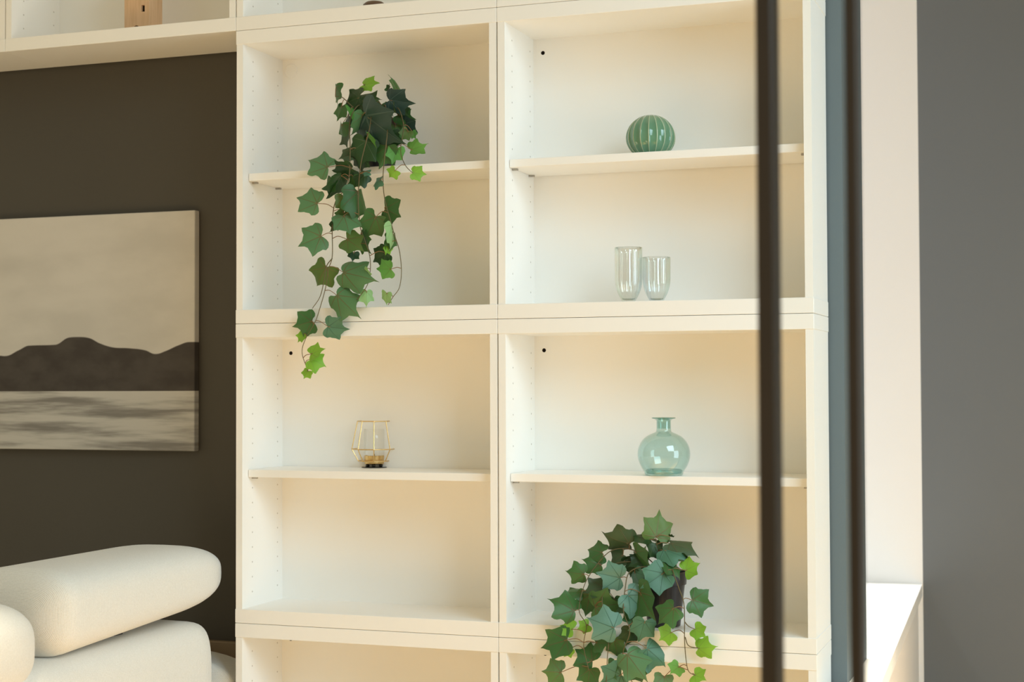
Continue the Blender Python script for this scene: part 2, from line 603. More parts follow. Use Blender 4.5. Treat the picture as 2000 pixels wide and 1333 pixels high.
# ---------------------------------------------------------------- sofa
def loft(name, x0, x1, y0, y1, za, zb, parent, near=(.03, 2.2), far=(.10, 2.4), ex=3.4, n=48, ny=40, label=None):
    """Upholstered roll running along y: superellipse section, za/zb = (z0, z1) at the near and far end,
    near/far = length and fullness of the rounding of each end."""
    bm = bmesh.new()
    lay = bm.verts.layers.float.new('rows')
    rings = []
    hx, cx = (x1 - x0) / 2, (x0 + x1) / 2
    for k in range(ny + 1):
        f = .5 - .5 * math.cos(math.pi * k / ny)
        y = y0 + (y1 - y0) * f
        s = 1.0
        if y - y0 < near[0]:
            d = min(1, 1 - (y - y0) / near[0])
            s = max(0.0004, 1 - d ** near[1]) ** (1 / near[1])
        if y1 - y < far[0]:
            d = min(1, 1 - (y1 - y) / far[0])
            s = min(s, max(0.0004, 1 - d ** far[1]) ** (1 / far[1]))
        lo, hi = za[0] + (zb[0] - za[0]) * f, za[1] + (zb[1] - za[1]) * f
        cz, hz_ = (lo + hi) / 2, (hi - lo) / 2
        r0 = min(hx, hz_)
        ring = []
        for i in range(n):
            a = 2 * math.pi * i / n
            c_, s_ = math.cos(a), math.sin(a)
            px = math.copysign(abs(c_) ** (2 / ex), c_)
            pz = math.copysign(abs(s_) ** (2 / ex), s_)
            q = r0 * (1 - s)
            ring.append(bm.verts.new((cx + px * (hx - q), y, cz + pz * (hz_ - q))))
        rings.append(ring)
    # distance travelled over the surface, so that the knit rows keep their spacing round the ends
    dist, acc = [0.0], 0.0
    for A, B in zip(rings, rings[1:]):
        acc += (A[n // 8].co - B[n // 8].co).length
        dist.append(acc)
    for A, B in zip(rings, rings[1:]):
        for i in range(n):
            bm.faces.new((A[i], A[(i + 1) % n], B[(i + 1) % n], B[i]))
    bm.faces.new(rings[0][::-1])
    bm.faces.new(rings[-1])
    for d, ring in zip(dist, rings):
        for v in ring:
            v[lay] = d
    return obj(name, bm, MAT['fabric'], parent, smooth=True, label=label)


sofa = thing('sofa', 'cream ribbed fabric sofa with rounded headrests beside the bookcase', 'sofa', (-1.2, -1.1, 0))
loft('backrest', -0.90, -0.622, -2.25, 0.0, (0.20, 0.650), (0.20, 0.650), sofa, far=(.07, 2.2), ex=7)
hr = loft('headrest', -0.86, -0.618, -0.575, 0.035, (0.645, 0.812), (0.680, 0.812), sofa, near=(.05, 2.2), far=(.20, 2.9), ex=3.2, ny=64)
loft('headrest', -0.88, -0.622, -1.25, -0.595, (0.590, 0.775), (0.598, 0.772), sofa, near=(.012, 2.0), far=(.11, 2.3), ex=3.0)
loft('seat', -1.75, -0.90, -2.2, -0.02, (0.16, 0.43), (0.16, 0.43), sofa, far=(.05, 2.2), ex=8)
loft('armrest', -1.70, -0.608, 0.0, 0.168, (0.18, 0.565), (0.18, 0.560), sofa, near=(.03, 2.2), far=(.05, 2.2), ex=6)
loft('armrest', -1.70, -0.64, -2.42, -2.25, (0.18, 0.548), (0.18, 0.548), sofa, near=(.03, 2.2), far=(.05, 2.2), ex=6)
for xx, yy in ((-1.6, -2.3), (-0.75, -2.3), (-1.6, .06), (-0.75, .06)):
    lb = bmesh.new()
    lathe(lb, [(0, 0), (.018, 0), (.026, .20), (0, .20)], (xx, yy, 0), 16)
    obj('leg', lb, MAT['black_steel'], sofa)
for yy, xx in ((-.42, -.76), (-.27, -.72), (-.80, -.78), (-1.08, -.78)):
    hbm = bmesh.new()
    tube(hbm, [(xx, yy, .56), (xx, yy, .70)], .006, 8)
    box(hbm, xx - .012, xx + .012, yy - .014, yy + .014, .649, .654, bev=.0015)
    obj('hinge_bracket', hbm, MAT['black_steel'], sofa)

# ---------------------------------------------------------------- steel-framed glass partition, close to the photographer
b1 = CAM + (C_F + C_R * (506 / F_PX)) * 1.25
b2 = CAM + (C_F + C_R * (678 / F_PX)) * 1.25
part = thing('glass_partition', 'narrow dark steel framed glass partition standing close in front, out of focus', 'glass partition', (b1.x, b1.y, 0))
obj('stile', bx(b1.x - .0075, b1.x + .0055, b1.y - .018, b1.y + .018, 0, 2.42, bev=.0012), MAT['black_steel'], part)
obj('stile', bx(b2.x - .0045, b2.x + .0045, b1.y - .012, b1.y + .012, 0, 2.42, bev=.001), MAT['black_steel'], part)
obj('rail', bx(b1.x + .0055, b2.x - .0045, b1.y - .012, b1.y + .012, 2.39, 2.42), MAT['black_steel'], part)
obj('rail', bx(b1.x + .0055, b2.x - .0045, b1.y - .012, b1.y + .012, 0.0, 0.05), MAT['black_steel'], part)
obj('pane', bx(b1.x + .005, b2.x - .004, b1.y - .002, b1.y + .002, 0.05, 2.39), MAT['pane'], part)

# ---------------------------------------------------------------- ornaments
# green ribbed ceramic ball
cz = SH['UR']
pc = at(1271, 296, .085)
cc = (pc.x, .085, cz)
m = mat('green_celadon_glaze', (0.16, 0.30, 0.19), 0.12)
t = NT(m)
at_n = t.n('ShaderNodeAttribute', attribute_name='ridge')
ridge_f = t.smooth(at_n.outputs['Fac'], .55, .98)
nz = t.noise(t.coord('Object'), 25, 2)
base = t.mix(nz, (0.075, 0.20, 0.115), (0.14, 0.30, 0.185))
t.put(t.b.inputs['Base Color'], t.mix(ridge_f, base, (0.50, 0.55, 0.36)))
t.b.inputs['Coat Weight'].default_value = 0.5
NR = 18
cb = bmesh.new()
prof = []
rad, hh = 0.0495, 0.083
zc = 0.036
for k in range(25):
    a = -1.0 + k / 24 * (math.pi / 2 + 1.0)
    r_, z_ = rad * math.cos(a), zc + (hh - zc) * math.sin(a) if a > 0 else zc + .043 * math.sin(a)
    prof.append((max(r_, 0), z_))
z0_ = prof[0][1]
prof = [(r_, z_ - z0_) for r_, z_ in prof]
prof = [(0, 0)] + prof
prof[-1] = (0, prof[-1][1])
prof.insert(-1, (.004, prof[-1][1] + .0001))


def ribs(a, r, z):
    s = abs(math.sin(NR * a / 2))
    return 1 - .050 * s ** 0.75 + .010 * (1 - s) ** 4


lathe(cb, prof, cc, NR * 12, ribs)
ca = obj('ribbed_ball', cb, m, smooth=True)
al = ca.data.attributes.new('ridge', 'FLOAT', 'POINT')
for i, v in enumerate(ca.data.vertices):
    a = math.atan2(v.co.y - cc[1], v.co.x - cc[0])
    s = abs(math.sin(NR * a / 2))
    al.data[i].value = (1 - s) ** 2.2 if math.hypot(v.co.x - cc[0], v.co.y - cc[1]) > .003 else 0
tag(ca, 'round green glazed ceramic ball with vertical ribs like a cactus', 'ornament')


# iridescent ribbed tumblers
def tumbler(px, pyb, Y, wid, height, label):
    zb = ROWS[2][0] + R
    p = at(px, pyb, Y)
    R0 = wid / 2
    bm = bmesh.new()
    prof = [(0, .0012), (R0 * .38, .0), (R0 * .44, .003)]
    rb = R0 * 1.0
    hb_ = R0 * 1.75
    for k in range(1, 13):
        a = k / 12 * math.pi / 2
        tt = k / 12
        prof.append((R0 * .44 + (rb - R0 * .44) * (1 - (1 - tt) ** 2.2), .003 + hb_ * tt))
    for k in range(1, 7):
        prof.append((rb, .004 + hb_ + (height - hb_ - .004) * k / 6))
    inner = [(max(0, r - .0022), z + (.006 if i < 3 else 0)) for i, (r, z) in enumerate(prof)]
    inner = [(r, min(z, height)) for r, z in inner][::-1]
    full = prof + inner
    full[-1] = (0, inner[-1][1])
    lathe(bm, full, (p.x, Y, zb), 144, lambda a, r, z: 1 - .055 * abs(math.sin(10 * a)) ** .7)
    o = obj('glass_tumbler', bm, MAT['iris'], smooth=True)
    return tag(o, label, 'glass vase', 'iridescent ribbed glass tumblers')


tumbler(1228, 588, .070, .0555, .112, 'taller iridescent clear ribbed glass tumbler, left of the pair')
tumbler(1282.5, 588, .090, .0565, .092, 'shorter iridescent clear ribbed glass tumbler, right of the pair')

# teal bottle vase
bz = SH['LR']
pv = at_z(1289.5, 930.5, bz)
vz = thing('bottle_vase', 'squat round translucent teal glass bottle vase with a narrow neck', 'vase', (pv.x, pv.y + .02, bz))
vc = (pv.x, pv.y + .030, bz)
body = [(0, .004), (.030, .0), (.037, .0015), (.0395, .008), (.046, .018), (.0505, .030), (.0522, .042), (.0505, .054), (.045, .066),
        (.036, .076), (.024, .0825), (.0168, .0855), (.0145, .089), (.0142, .104), (.0146, .108), (.0185, .1105), (.0232, .1120), (.0236, .1134), (.0215, .1142), (.0150, .1136), (.0128, .112)]
bm = bmesh.new()
cbp = [Vector((a, 0, b)) for a, b in body]
sm = catmull(cbp[1:], 4)
lathe(bm, [(0, .004)] + [(p.x, p.z) for p in sm] + [(.0125, .100), (.0130, .092)], vc, 64)
obj('body', bm, MAT['teal'], vz, smooth=True)
bm = bmesh.new()
lathe(bm, [(0, .006), (.028, .003), (.0345, .004), (.0365, .009), (.034, .012), (.02, .0105), (0, .010)], vc, 48)
obj('glass_base', bm, MAT['teal_thick'], vz, smooth=True)
bm = bmesh.new()
lathe(bm, [(.0150, .1100), (.0190, .1108), (.0234, .1122), (.0237, .1135), (.0215, .1143), (.0160, .1138)], vc, 48)
obj('lip', bm, MAT['teal_thick'], vz, smooth=True)

# gold wire candle holder
hz = SH['LL']
ph = at_z(722, 915, hz)
hc = Vector((ph.x, ph.y + .024, hz))
ch = thing('candle_holder', 'geometric gold wire candle holder with a brass tealight cup', 'candle holder', hc)
bm = bmesh.new()
lathe(bm, [(0, 0), (.0275, 0), (.0280, .0008), (.0275, .0018), (0, .0018)], hc, 48)
obj('base_plate', bm, MAT['dark_metal'], ch)
NW = 8
ang = [2 * math.pi * k / NW + math.radians(4 + 19.8) for k in range(NW)]


def ringpts(r, z):
    return [hc + Vector((r * math.cos(a), r * math.sin(a), z)) for a in ang]


RT, RM, RL = ringpts(.0365, .1020), ringpts(.0490, .0410), ringpts(.0350, .0150)
for nm, P in (('top_ring', RT), ('middle_ring', RM), ('lower_ring', RL)):
    bm = bmesh.new()
    for k in range(NW):
        a, b = P[k], P[(k + 1) % NW]
        tube(bm, [a, b], .0013, 6)
    obj(nm, bm, MAT['brass'], ch)
for k in range(NW):
    bm = bmesh.new()
    tube(bm, [RT[k], RM[k], RL[k]], .0012, 6)
    obj('wire', bm, MAT['brass'], ch)
bm = bmesh.new()
lathe(bm, [(0, .008), (.0205, .008), (.0215, .010), (.0218, .0265), (.0224, .0270), (.0210, .0270), (.0205, .012), (0, .012)], hc, 40)
obj('tealight_cup', bm, MAT['brass'], ch, smooth=False)
bm = bmesh.new()
lathe(bm, [(0, .012), (.0200, .012), (.0200, .022), (0, .0225)], hc, 32)
cnd = obj('candle', bm, MAT['wax'], ch)
bm = bmesh.new()
tube(bm, [hc + Vector((0, 0, .022)), hc + Vector((.0006, 0, .030))], .0007, 6)
obj('wick', bm, MAT['hole'], cnd)
for k in range(4):
    a = math.radians(20 + 90 * k)
    bm = bmesh.new()
    lathe(bm, [(0, .0018), (.0035, .0018), (.0042, .005), (.0035, .0082), (0, .0082)], (hc.x + .0145 * math.cos(a), hc.y + .0145 * math.sin(a), hc.z), 12)
    obj('foot', bm, MAT['dark_metal'], ch, smooth=True)
bm = bmesh.new()
lathe(bm, [(.0230, .028), (.0232, .060), (.0232, .0850), (.0222, .0850), (.0222, .028)], hc, 40)
obj('glass_cylinder', bm, MAT['clear_cup'], ch, smooth=True)

# wooden toy house on the overhead shelf
z0 = ROWS[3][0] + R
pl, pr_ = at(243, 55, .05), at(291, 52, .05)
hx0, hx1 = pl.x, pr_.x
house = thing('wooden_house', 'small pale wooden house block with slot window on the overhead shelf', 'ornament', ((hx0 + hx1) / 2, .085, z0))
bm = bmesh.new()
hy0, hy1, ht = .05, .104, .135
# front wall with a window slot and arched doorway cut as recesses: built from strips around them
pw0, pw1 = at(276, 10, .05), at(282.5, 22.5, .05)
wx0, wx1, wz1, wz0 = pw0.x, pw1.x, pw0.z, pw1.z
box(bm, hx0, hx1, hy0 + .008, hy1, z0, z0 + ht)
dpx = at(266, 54, .05).x
dr = .0075
da = at(266, 49.5, .05).z - z0 - dr
for (a, b, c0, c1) in ((hx0, hx1, z0 + da + dr + .006, wz0), (hx0, wx0, wz0, wz1), (wx1, hx1, wz0, wz1), (hx0, hx1, wz1, z0 + ht)):
    box(bm, a, b, hy0, hy0 + .008, c0, c1)
# arch strip
NA = 14
top = []
for k in range(NA + 1):
    a = math.pi * k / NA
    top.append((dpx - dr * math.cos(a), z0 + da + dr * math.sin(a)))
outline = [(hx0, z0), (dpx - dr, z0)] + top + [(dpx + dr, z0), (hx1, z0), (hx1, z0 + da + dr + .006), (hx0, z0 + da + dr + .006)]
fr = [bm.verts.new((a, hy0, b)) for a, b in outline]
bk = [bm.verts.new((a, hy0 + .008, b)) for a, b in outline]
bm.faces.new(fr)
bm.faces.new(bk[::-1])
for k in range(len(fr)):
    k2 = (k + 1) % len(fr)
    bm.faces.new((fr[k], bk[k], bk[k2], fr[k2]))
wbk = obj('wall_block', bm, MAT['birch'], house)
bm = bmesh.new()
box(bm, wx0 - .001, wx1 + .001, hy0 + .0072, hy0 + .0079, wz0 - .001, wz1 + .001)
obj('window_slot', bm, MAT['hole'], wbk, label='small dark rectangular slot')
bm = bmesh.new()
box(bm, dpx - dr, dpx + dr, hy0 + .0072, hy0 + .0079, z0, z0 + da + dr)
obj('doorway', bm, MAT['hole'], wbk, label='small dark arched doorway')
bm = bmesh.new()
rv = [(hx0 - .006, z0 + ht), (hx1 + .006, z0 + ht), ((hx0 + hx1) / 2, z0 + ht + .035)]
fr = [bm.verts.new((a, hy0 - .004, b)) for a, b in rv]
bk = [bm.verts.new((a, hy1 + .004, b)) for a, b in rv]
bm.faces.new(fr)
bm.faces.new(bk[::-1])
for k in range(3):
    bm.faces.new((fr[k], bk[k], bk[(k + 1) % 3], fr[(k + 1) % 3]))
obj('roof', bm, MAT['birch'], house)

# brown rounded ornament peeking over the top shelf edge
pb_ = at(731.5, 2.5, .06)
bm = bmesh.new()
hh_ = pb_.z - z0
rr_ = .026
lathe(bm, [(0, 0), (rr_ * .55, 0), (rr_ * .9, hh_ * .2), (rr_, hh_ * .42), (rr_ * .93, hh_ * .66), (rr_ * .7, hh_ * .87), (rr_ * .35, hh_ * .98), (0, hh_)], (pb_.x, .06, z0), 40)
tag(obj('pebble_ornament', bm, MAT['ornament'], smooth=True), 'small dark brown rounded ornament peeking above the topmost shelf edge', 'ornament')

# ---------------------------------------------------------------- ivy
HALF = [(0, 1.0), (.045, .90), (.12, .76), (.215, .675), (.325, .635), (.45, .62), (.585, .60), (.575, .50), (.535, .38), (.505, .26), (.515, .14),
        (.535, .02), (.50, -.10), (.41, -.175), (.30, -.19), (.19, -.155), (.09, -.08), (0, -.015)]
LOBES = [(0, 1.0), (.585, .60), (.535, -.02)]


def leaf_material(name, c_lo, c_hi, c_vein, rough=0.42):
    m = mat(name, c_lo, rough, spec=0.45)
    t = NT(m)
    uv = t.n('ShaderNodeUVMap', uv_map='leaf')
    s = t.n('ShaderNodeSeparateXYZ')
    t.put(s.inputs[0], uv.outputs[0])
    x = t.math('ABSOLUTE', t.math('MULTIPLY', t.math('SUBTRACT', s.outputs[0], .5), 2.0))
    y = t.math('MULTIPLY', t.math('SUBTRACT', s.outputs[1], .25), 2.0)
    best = None
    for lx, ly in LOBES:
        L = math.hypot(lx, ly)
        dx, dy = lx / L, ly / L
        per = t.math('ABSOLUTE', t.math('SUBTRACT', t.math('MULTIPLY', x, dy), t.math('MULTIPLY', y, dx)))
        al_ = t.math('ADD', t.math('MULTIPLY', x, dx), t.math('MULTIPLY', y, dy))
        wdt = t.math('MULTIPLY_ADD', al_, -.022 / L, .030)
        mk = t.math('MULTIPLY', t.smooth(t.math('DIVIDE', per, wdt), 1.0, .35), t.smooth(al_, -.02, .03))
        best = mk if best is None else t.math('MAXIMUM', best, mk)
    oi = t.n('ShaderNodeObjectInfo')
    nz = t.noise(t.coord('Object'), 70, 3)
    f = t.math('ADD', t.math('MULTIPLY', nz, .5), t.math('MULTIPLY', oi.outputs['Random'], .65), clamp=True)
    c = t.mix(f, c_lo, c_hi)
    c = t.mix(t.math('MULTIPLY', best, .75), c, c_vein)
    t.put(t.b.inputs['Base Color'], c)
    hgt = t.math('ADD', t.math('MULTIPLY', best, -1.0), t.math('MULTIPLY', t.noise(t.coord('Object'), 160, 2), .35))
    t.bump(hgt, .35, .0012)
    # light passing through the thin cloth leaf
    tl = t.n('ShaderNodeBsdfTranslucent')
    t.put(tl.inputs[0], c)
    mx = t.n('ShaderNodeMixShader')
    mx.inputs[0].default_value = .22
    m.node_tree.links.new(t.b.outputs[0], mx.inputs[1])
    m.node_tree.links.new(tl.outputs[0], mx.inputs[2])
    m.node_tree.links.new(mx.outputs[0], m.node_tree.nodes['Material Output'].inputs[0])
    return m


LM = {
    'dk': leaf_material('ivy_dark_green', (0.014, 0.045, 0.012), (0.030, 0.085, 0.024), (0.055, 0.10, 0.04), .30),
    'md': leaf_material('ivy_mid_green', (0.070, 0.175, 0.062), (0.120, 0.260, 0.112), (0.15, 0.11, 0.045)),
    'gr': leaf_material('ivy_green', (0.030, 0.105, 0.024), (0.068, 0.180, 0.050), (0.11, 0.09, 0.04), .36),
    'ol': leaf_material('ivy_olive_green', (0.080, 0.160, 0.030), (0.130, 0.225, 0.060), (0.17, 0.12, 0.05)),
    'bl': leaf_material('ivy_blue_green', (0.060, 0.180, 0.105), (0.110, 0.255, 0.160), (0.045, 0.12, 0.07), .32),
    'pb': leaf_material('ivy_pale_blue_green', (0.110, 0.250, 0.180), (0.170, 0.330, 0.255), (0.05, 0.14, 0.09), .30),
    'gy': leaf_material('ivy_grey_green', (0.042, 0.082, 0.032), (0.070, 0.115, 0.050), (0.09, 0.08, 0.04)),
    'db': leaf_material('ivy_dark_blue_green', (0.026, 0.062, 0.050), (0.048, 0.095, 0.082), (0.09, 0.15, 0.13), .26),
    'lm': leaf_material('ivy_lime_green', (0.19, 0.43, 0.030), (0.27, 0.53, 0.055), (0.20, 0.34, 0.05)),
    'lg': leaf_material('ivy_light_green', (0.10, 0.33, 0.060), (0.16, 0.42, 0.095), (0.12, 0.25, 0.06)),
    'pl': leaf_material('ivy_pale_mint', (0.28, 0.52, 0.20), (0.34, 0.58, 0.26), (0.24, 0.40, 0.16)),
}


def make_leaf_mesh(name, material, fold, droop, curl, lobe, seed):
    rnd = random.Random(seed)
    ctl = []
    right = [Vector((x * (1 + lobe * (.5 if y > .3 else -.2)), y, 0)) for x, y in HALF]
    jit = [Vector((rnd.uniform(-.02, .02), rnd.uniform(-.02, .02), 0)) for _ in right]
    r_pts = [p + j * (0 if i in (0, len(right) - 1) else 1) for i, (p, j) in enumerate(zip(right, jit))]
    l_pts = [Vector((-p.x, p.y, 0)) - j * (0 if i in (0, len(right) - 1) else 1) for i, (p, j) in enumerate(zip(right, jit))]
    outline = r_pts + l_pts[1:-1][::-1]
    n = len(outline)
    cen = Vector((0, .24, 0))
    verts, faces = [], []
    fr = [1.0, .80, .55, .28]
    for f in fr:
        for p in outline:
            q = cen + (p - cen) * f
            verts.append(q)
    verts.append(cen.copy())
    for k in range(len(fr) - 1):
        for i in range(n):
            i2 = (i + 1) % n
            faces.append((k * n + i, k * n + i2, (k + 1) * n + i2, (k + 1) * n + i))
    b = (len(fr) - 1) * n
    for i in range(n):
        faces.append((b + i, b + (i + 1) % n, len(verts) - 1))
    out = []
    for v in verts:
        x, y = v.x, v.y
        z = fold * abs(x) - droop * max(0, y) ** 2 + curl * (math.sin(4.5 * x + 2 * y + seed) * .5) * (x * x + (y - .3) ** 2) * 1.4
        z -= .10 * x * x
        z += .02 * math.sin(9 * x + seed) * min(1, abs(x) * 2)
        out.append((x, y, z))
    me = bpy.data.meshes.new(name)
    me.from_pydata(out, [], faces)
    uvl = me.uv_layers.new(name='leaf')
    for lp in me.loops:
        v = verts[lp.vertex_index]
        uvl.data[lp.index].uv = (v.x / 2 + .5, v.y / 2 + .25)
    for p in me.polygons:
        p.use_smooth = True
    me.materials.append(material)
    return me


LEAF = {}
for k in LM:
    LEAF[k] = [make_leaf_mesh('leaf', LM[k], f, d, c, l, s) for f, d, c, l, s in
               ((.22, .20, .45, 0.0, 1), (-.16, .28, .55, .10, 2), (.14, -.14, .50, -.10, 3), (-.22, -.10, .40, .04, 4))]


def ivy(label, pot_px, pot_Y, pot_z, leaves, stems, depth, seed):
    rnd = random.Random(seed)
    pp = at(pot_px[0], pot_px[1], pot_Y)
    pc = Vector((pp.x, pot_Y, pot_z))
    root = thing('potted_ivy', label, 'potted plant', pc, 'trailing ivy plants in black pots')
    bm = bmesh.new()
    lathe(bm, [(0, .002), (.028, .0), (.0325, .002), (.0415, .082), (.0445, .083), (.0460, .1065), (.0450, .109), (.0430, .107), (.0405, .085), (.040, .08), (0, .078)], pc, 48)
    obj('pot', bm, MAT['pot'], root, smooth=False, label='small black plastic nursery pot')
    bm = bmesh.new()
    lathe(bm, [(0, .080), (.0395, .079), (.0402, .094), (.03, .0985), (.012, .1015), (0, .102)], pc, 28, lambda a, r, z: 1 + .01 * math.sin(9 * a))
    obj('soil', bm, MAT['soil'], root, smooth=True)
    paths = []
    for st in stems:
        P = [at(a, b, Y) for a, b, Y in st]
        P = [pc + Vector(((P[0].x - pc.x) * .3, (P[0].y - pc.y) * .3, .098))] + P if st[0][1] < pot_px[1] - 20 else P
        c = catmull(P, 7)
        paths.append(c)
        bm = bmesh.new()
        tube(bm, c, .0012, 6, taper=.6)
        obj('stem', bm, MAT['stem'], root, smooth=True)
    allp = [p for c in paths for p in c]
    crown = pc + Vector((0, 0, .103))
    for i, lf in enumerate(leaves):
        bx_, by_, tx, ty, wf, cls = lf[:6]
        dof = lf[6] if len(lf) > 6 else 0.0
        Yb = depth(by_) + dof + rnd.uniform(-.008, .008)
        B = at(bx_, by_, Yb)
        Lpx = math.hypot(tx - bx_, ty - by_)
        sgn = rnd.choice((-1, 1))
        Yt = Yb + rnd.uniform(-.50, .25) * Lpx / 960
        Tp = at(tx, ty, Yt)
        yax = (Tp - B)
        L = yax.length
        view = (CAM - B).normalized()
        LW = (yax - view * yax.dot(view)).length
        yax.normalize()
        xax = yax.cross(view).normalized()
        zax = xax.cross(yax)
        if wf < .86:
            ang_ = math.acos(max(.12, wf)) * (lf[7] if len(lf) > 7 else sgn)
            sx = 1.0
        else:
            ang_ = rnd.uniform(-.42, .42)
            sx = wf / math.cos(ang_)
        q = Quaternion(yax, ang_)
        xax, zax = q @ xax, q @ zax
        mtx = Matrix((xax * LW * sx, yax * L, zax * LW)).transposed().to_4x4()
        mtx.translation = B
        o = bpy.data.objects.new('leaf', LEAF[cls][rnd.randrange(4)])
        link(o, root)
        o.matrix_basis = mtx
        # petiole back to the nearest stem (or to the crown of the pot)
        near = min(allp, key=lambda p: (p - B).length + (0.03 if p.z < B.z - .01 else 0))
        if (near - B).length > .055 and (crown - B).length < .11:
            near = crown + Vector((rnd.uniform(-.02, .02), rnd.uniform(-.02, .02), -.004))
        dv = near - B
        if dv.length > .004:
            mid = (near + B) / 2 + Vector((0, -.002, .12 * dv.length)) - yax * .10 * dv.length
            bm = bmesh.new()
            ins = B + yax * L * .10 + zax * L * .012
            tube(bm, catmull([near, mid, B + zax * .0008, ins], 5), .00085, 5, taper=.75)
            pt = obj('petiole', bm, MAT['petiole'], o, smooth=True)
            pt.matrix_parent_inverse = mtx.inverted()
    return root


def dA(py):
    if py < 250:
        return .045
    if py < 330:
        return .045 - (py - 250) / 80 * .06
    return -.022


A_LEAVES = [
    (640, 327, 598, 305, 1.0, 'md', -.01), (620, 398, 576, 383, 1.0, 'md', -.01), (627, 462, 581, 480, 1.05, 'md', -.01),
    (638, 522, 612, 566, .92, 'ol', .0), (672, 533, 727, 543, .95, 'md', -.005), (659, 578, 697, 617, .95, 'md', -.008),
    (609, 628, 571, 639, 1.15, 'gr', 0), (641, 638, 682, 646, .95, 'bl', -.005), (593, 653, 581, 670, .8, 'lm', 0),
    (608, 692, 636, 681, .80, 'lm', 0), (607, 703, 636, 712, 1.1, 'lm', -.004), (602, 725, 593, 741, 1.0, 'lm', 0),
    (764, 526, 732, 526, 1.05, 'lg', -.008), (754, 494, 725, 513, 1.05, 'dk', .005), (761, 482, 751, 500, .8, 'lm', .012),
    (767, 459, 770, 492, .55, 'gr', .0), (764, 440, 778, 487, .14, 'pl', -.006), (716, 570, 716, 597, .9, 'pl', 0),
    (756, 573, 753, 599, .7, 'pl', 0), (713, 527, 727, 548, .4, 'pl', -.004),
    (678, 468, 712, 492, 1.0, 'ol', 0), (705, 462, 721, 497, .7, 'gr', .004), (672, 421, 684, 461, 1.15, 'md', -.012),
    (673, 384, 676, 420, .95, 'ol', -.004), (697, 375, 704, 434, .62, 'gr', .006), (688, 400, 700, 432, .9, 'dk', .010), (734, 424, 713, 469, .92, 'gr', -.004),
    (713, 343, 690, 363, .9, 'dk', .004), (752, 408, 785, 425, 1.35, 'gr', -.004), (665, 344, 643, 394, .58, 'dk', -.004),
    (650, 352, 640, 386, .5, 'gr', .004), (687, 329, 646, 338, .8, 'dk', .0), (689, 300, 659, 309, .8, 'gy', -.01),
    (657, 170, 650, 211, .28, 'gr', 0), (702, 191, 662, 204, 1.0, 'dk', -.01), (704, 198, 747, 194, .4, 'dk', -.006),
    (711, 166, 739, 160, .8, 'lm', 0), (774, 175, 762, 143, .33, 'gr', 0), (757, 177, 765, 163, .5, 'gr', 0),
    (762, 196, 808, 203, .95, 'db', -.02), (762, 203, 766, 232, .5, 'ol', -.015), (778, 225, 811, 233, .9, 'gr', -.005),
    (782, 212, 800, 228, .9, 'dk', .0), (790, 242, 818, 260, .8, 'db', -.004), (797, 256, 783, 275, 1.0, 'ol', -.02), (806, 258, 812, 272, .9, 'lg', 0),
    (716, 226, 783, 285, .78, 'db', -.045, 1), (707, 225, 700, 269, .25, 'md', -.045), (668, 207, 659, 238, .65, 'gr', -.01),
    (685, 213, 690, 242, .5, 'lg', -.02), (669, 243, 665, 277, .6, 'gr', 0), (677, 259, 678, 291, .6, 'gy', 0),
    (715, 277, 700, 330, .9, 'dk', -.03), (706, 300, 704, 342, .7, 'dk', -.015), (718, 266, 737, 290, .28, 'lg', -.045), (755, 286, 741, 332, .85, 'gr', -.02),
    (775, 291, 765, 323, .95, 'lg', -.01), (772, 333, 758, 348, 1.15, 'lm', -.008), (803, 292, 831, 285, .95, 'lg', 0),
    (807, 338, 833, 340, 1.0, 'lm', -.01), (744, 352, 722, 362, .75, 'bl', -.01), (722, 338, 705, 339, .6, 'bl', -.01), (691, 494, 688, 512, 1.15, 'dk', .006),
    (664, 430, 652, 458, .5, 'dk', .004), (672, 415, 655, 432, .9, 'gr', .008), (690, 345, 684, 375, .7, 'gr', .01),
    (720, 205, 700, 232, .9, 'dk', .02), (745, 205, 738, 240, .9, 'gr', .015), (772, 245, 775, 285, .9, 'gr', .01), (684, 228, 677, 256, .7, 'dk', .01),
    (730, 262, 722, 300, .85, 'dk', -.02), (762, 262, 768, 300, .8, 'dk', -.015),
]
A_STEMS = [
    [(705, 205, .03), (684, 235, -.0), (684, 300, -.028), (679, 360, -.03), (655, 395, -.03), (649, 440, -.03), (649, 500, -.03), (641, 528, -.03), (636, 562, -.03), (624, 605, -.03), (615, 630, -.03), (597, 662, -.03), (590, 690, -.03), (602, 726, -.03)],
    [(752, 205, .02), (757, 250, -.015), (752, 300, -.03), (748, 350, -.03), (752, 392, -.03), (763, 432, -.03), (770, 458, -.03), (780, 490, -.03), (784, 530, -.03), (780, 562, -.03), (768, 580, -.03), (758, 596, -.03)],
    [(728, 202, .02), (722, 250, -.02), (705, 320, -.032), (700, 385, -.03), (703, 440, -.03), (712, 468, -.03), (722, 500, -.03), (723, 530, -.03), (717, 558, -.03), (697, 586, -.03)],
    [(775, 210, .03), (788, 245, .01), (783, 285, -.01), (784, 305, -.02), (793, 325, -.025), (806, 338, -.025)],
    [(700, 195, .04), (712, 176, .045), (712, 166, .045)],
    [(765, 205, .04), (772, 190, .045), (774, 176, .045)],
    [(690, 210, .03), (668, 190, .03), (655, 189, .03)],
    [(649, 505, -.03), (638, 520, -.031), (633, 548, -.033), (625, 580, -.032), (610, 603, -.03)],
]
ivy('trailing ivy in a small black pot on the upper left shelf, vines hanging far down', (741, 326), .088, SH['UL'], A_LEAVES, A_STEMS, dA, 11)


def dB(py):
    if py < 1120:
        return .05 - max(0, (py - 1060)) / 60 * .02
    if py < 1225:
        return .03 - (py - 1120) / 105 * .05
    return -.022


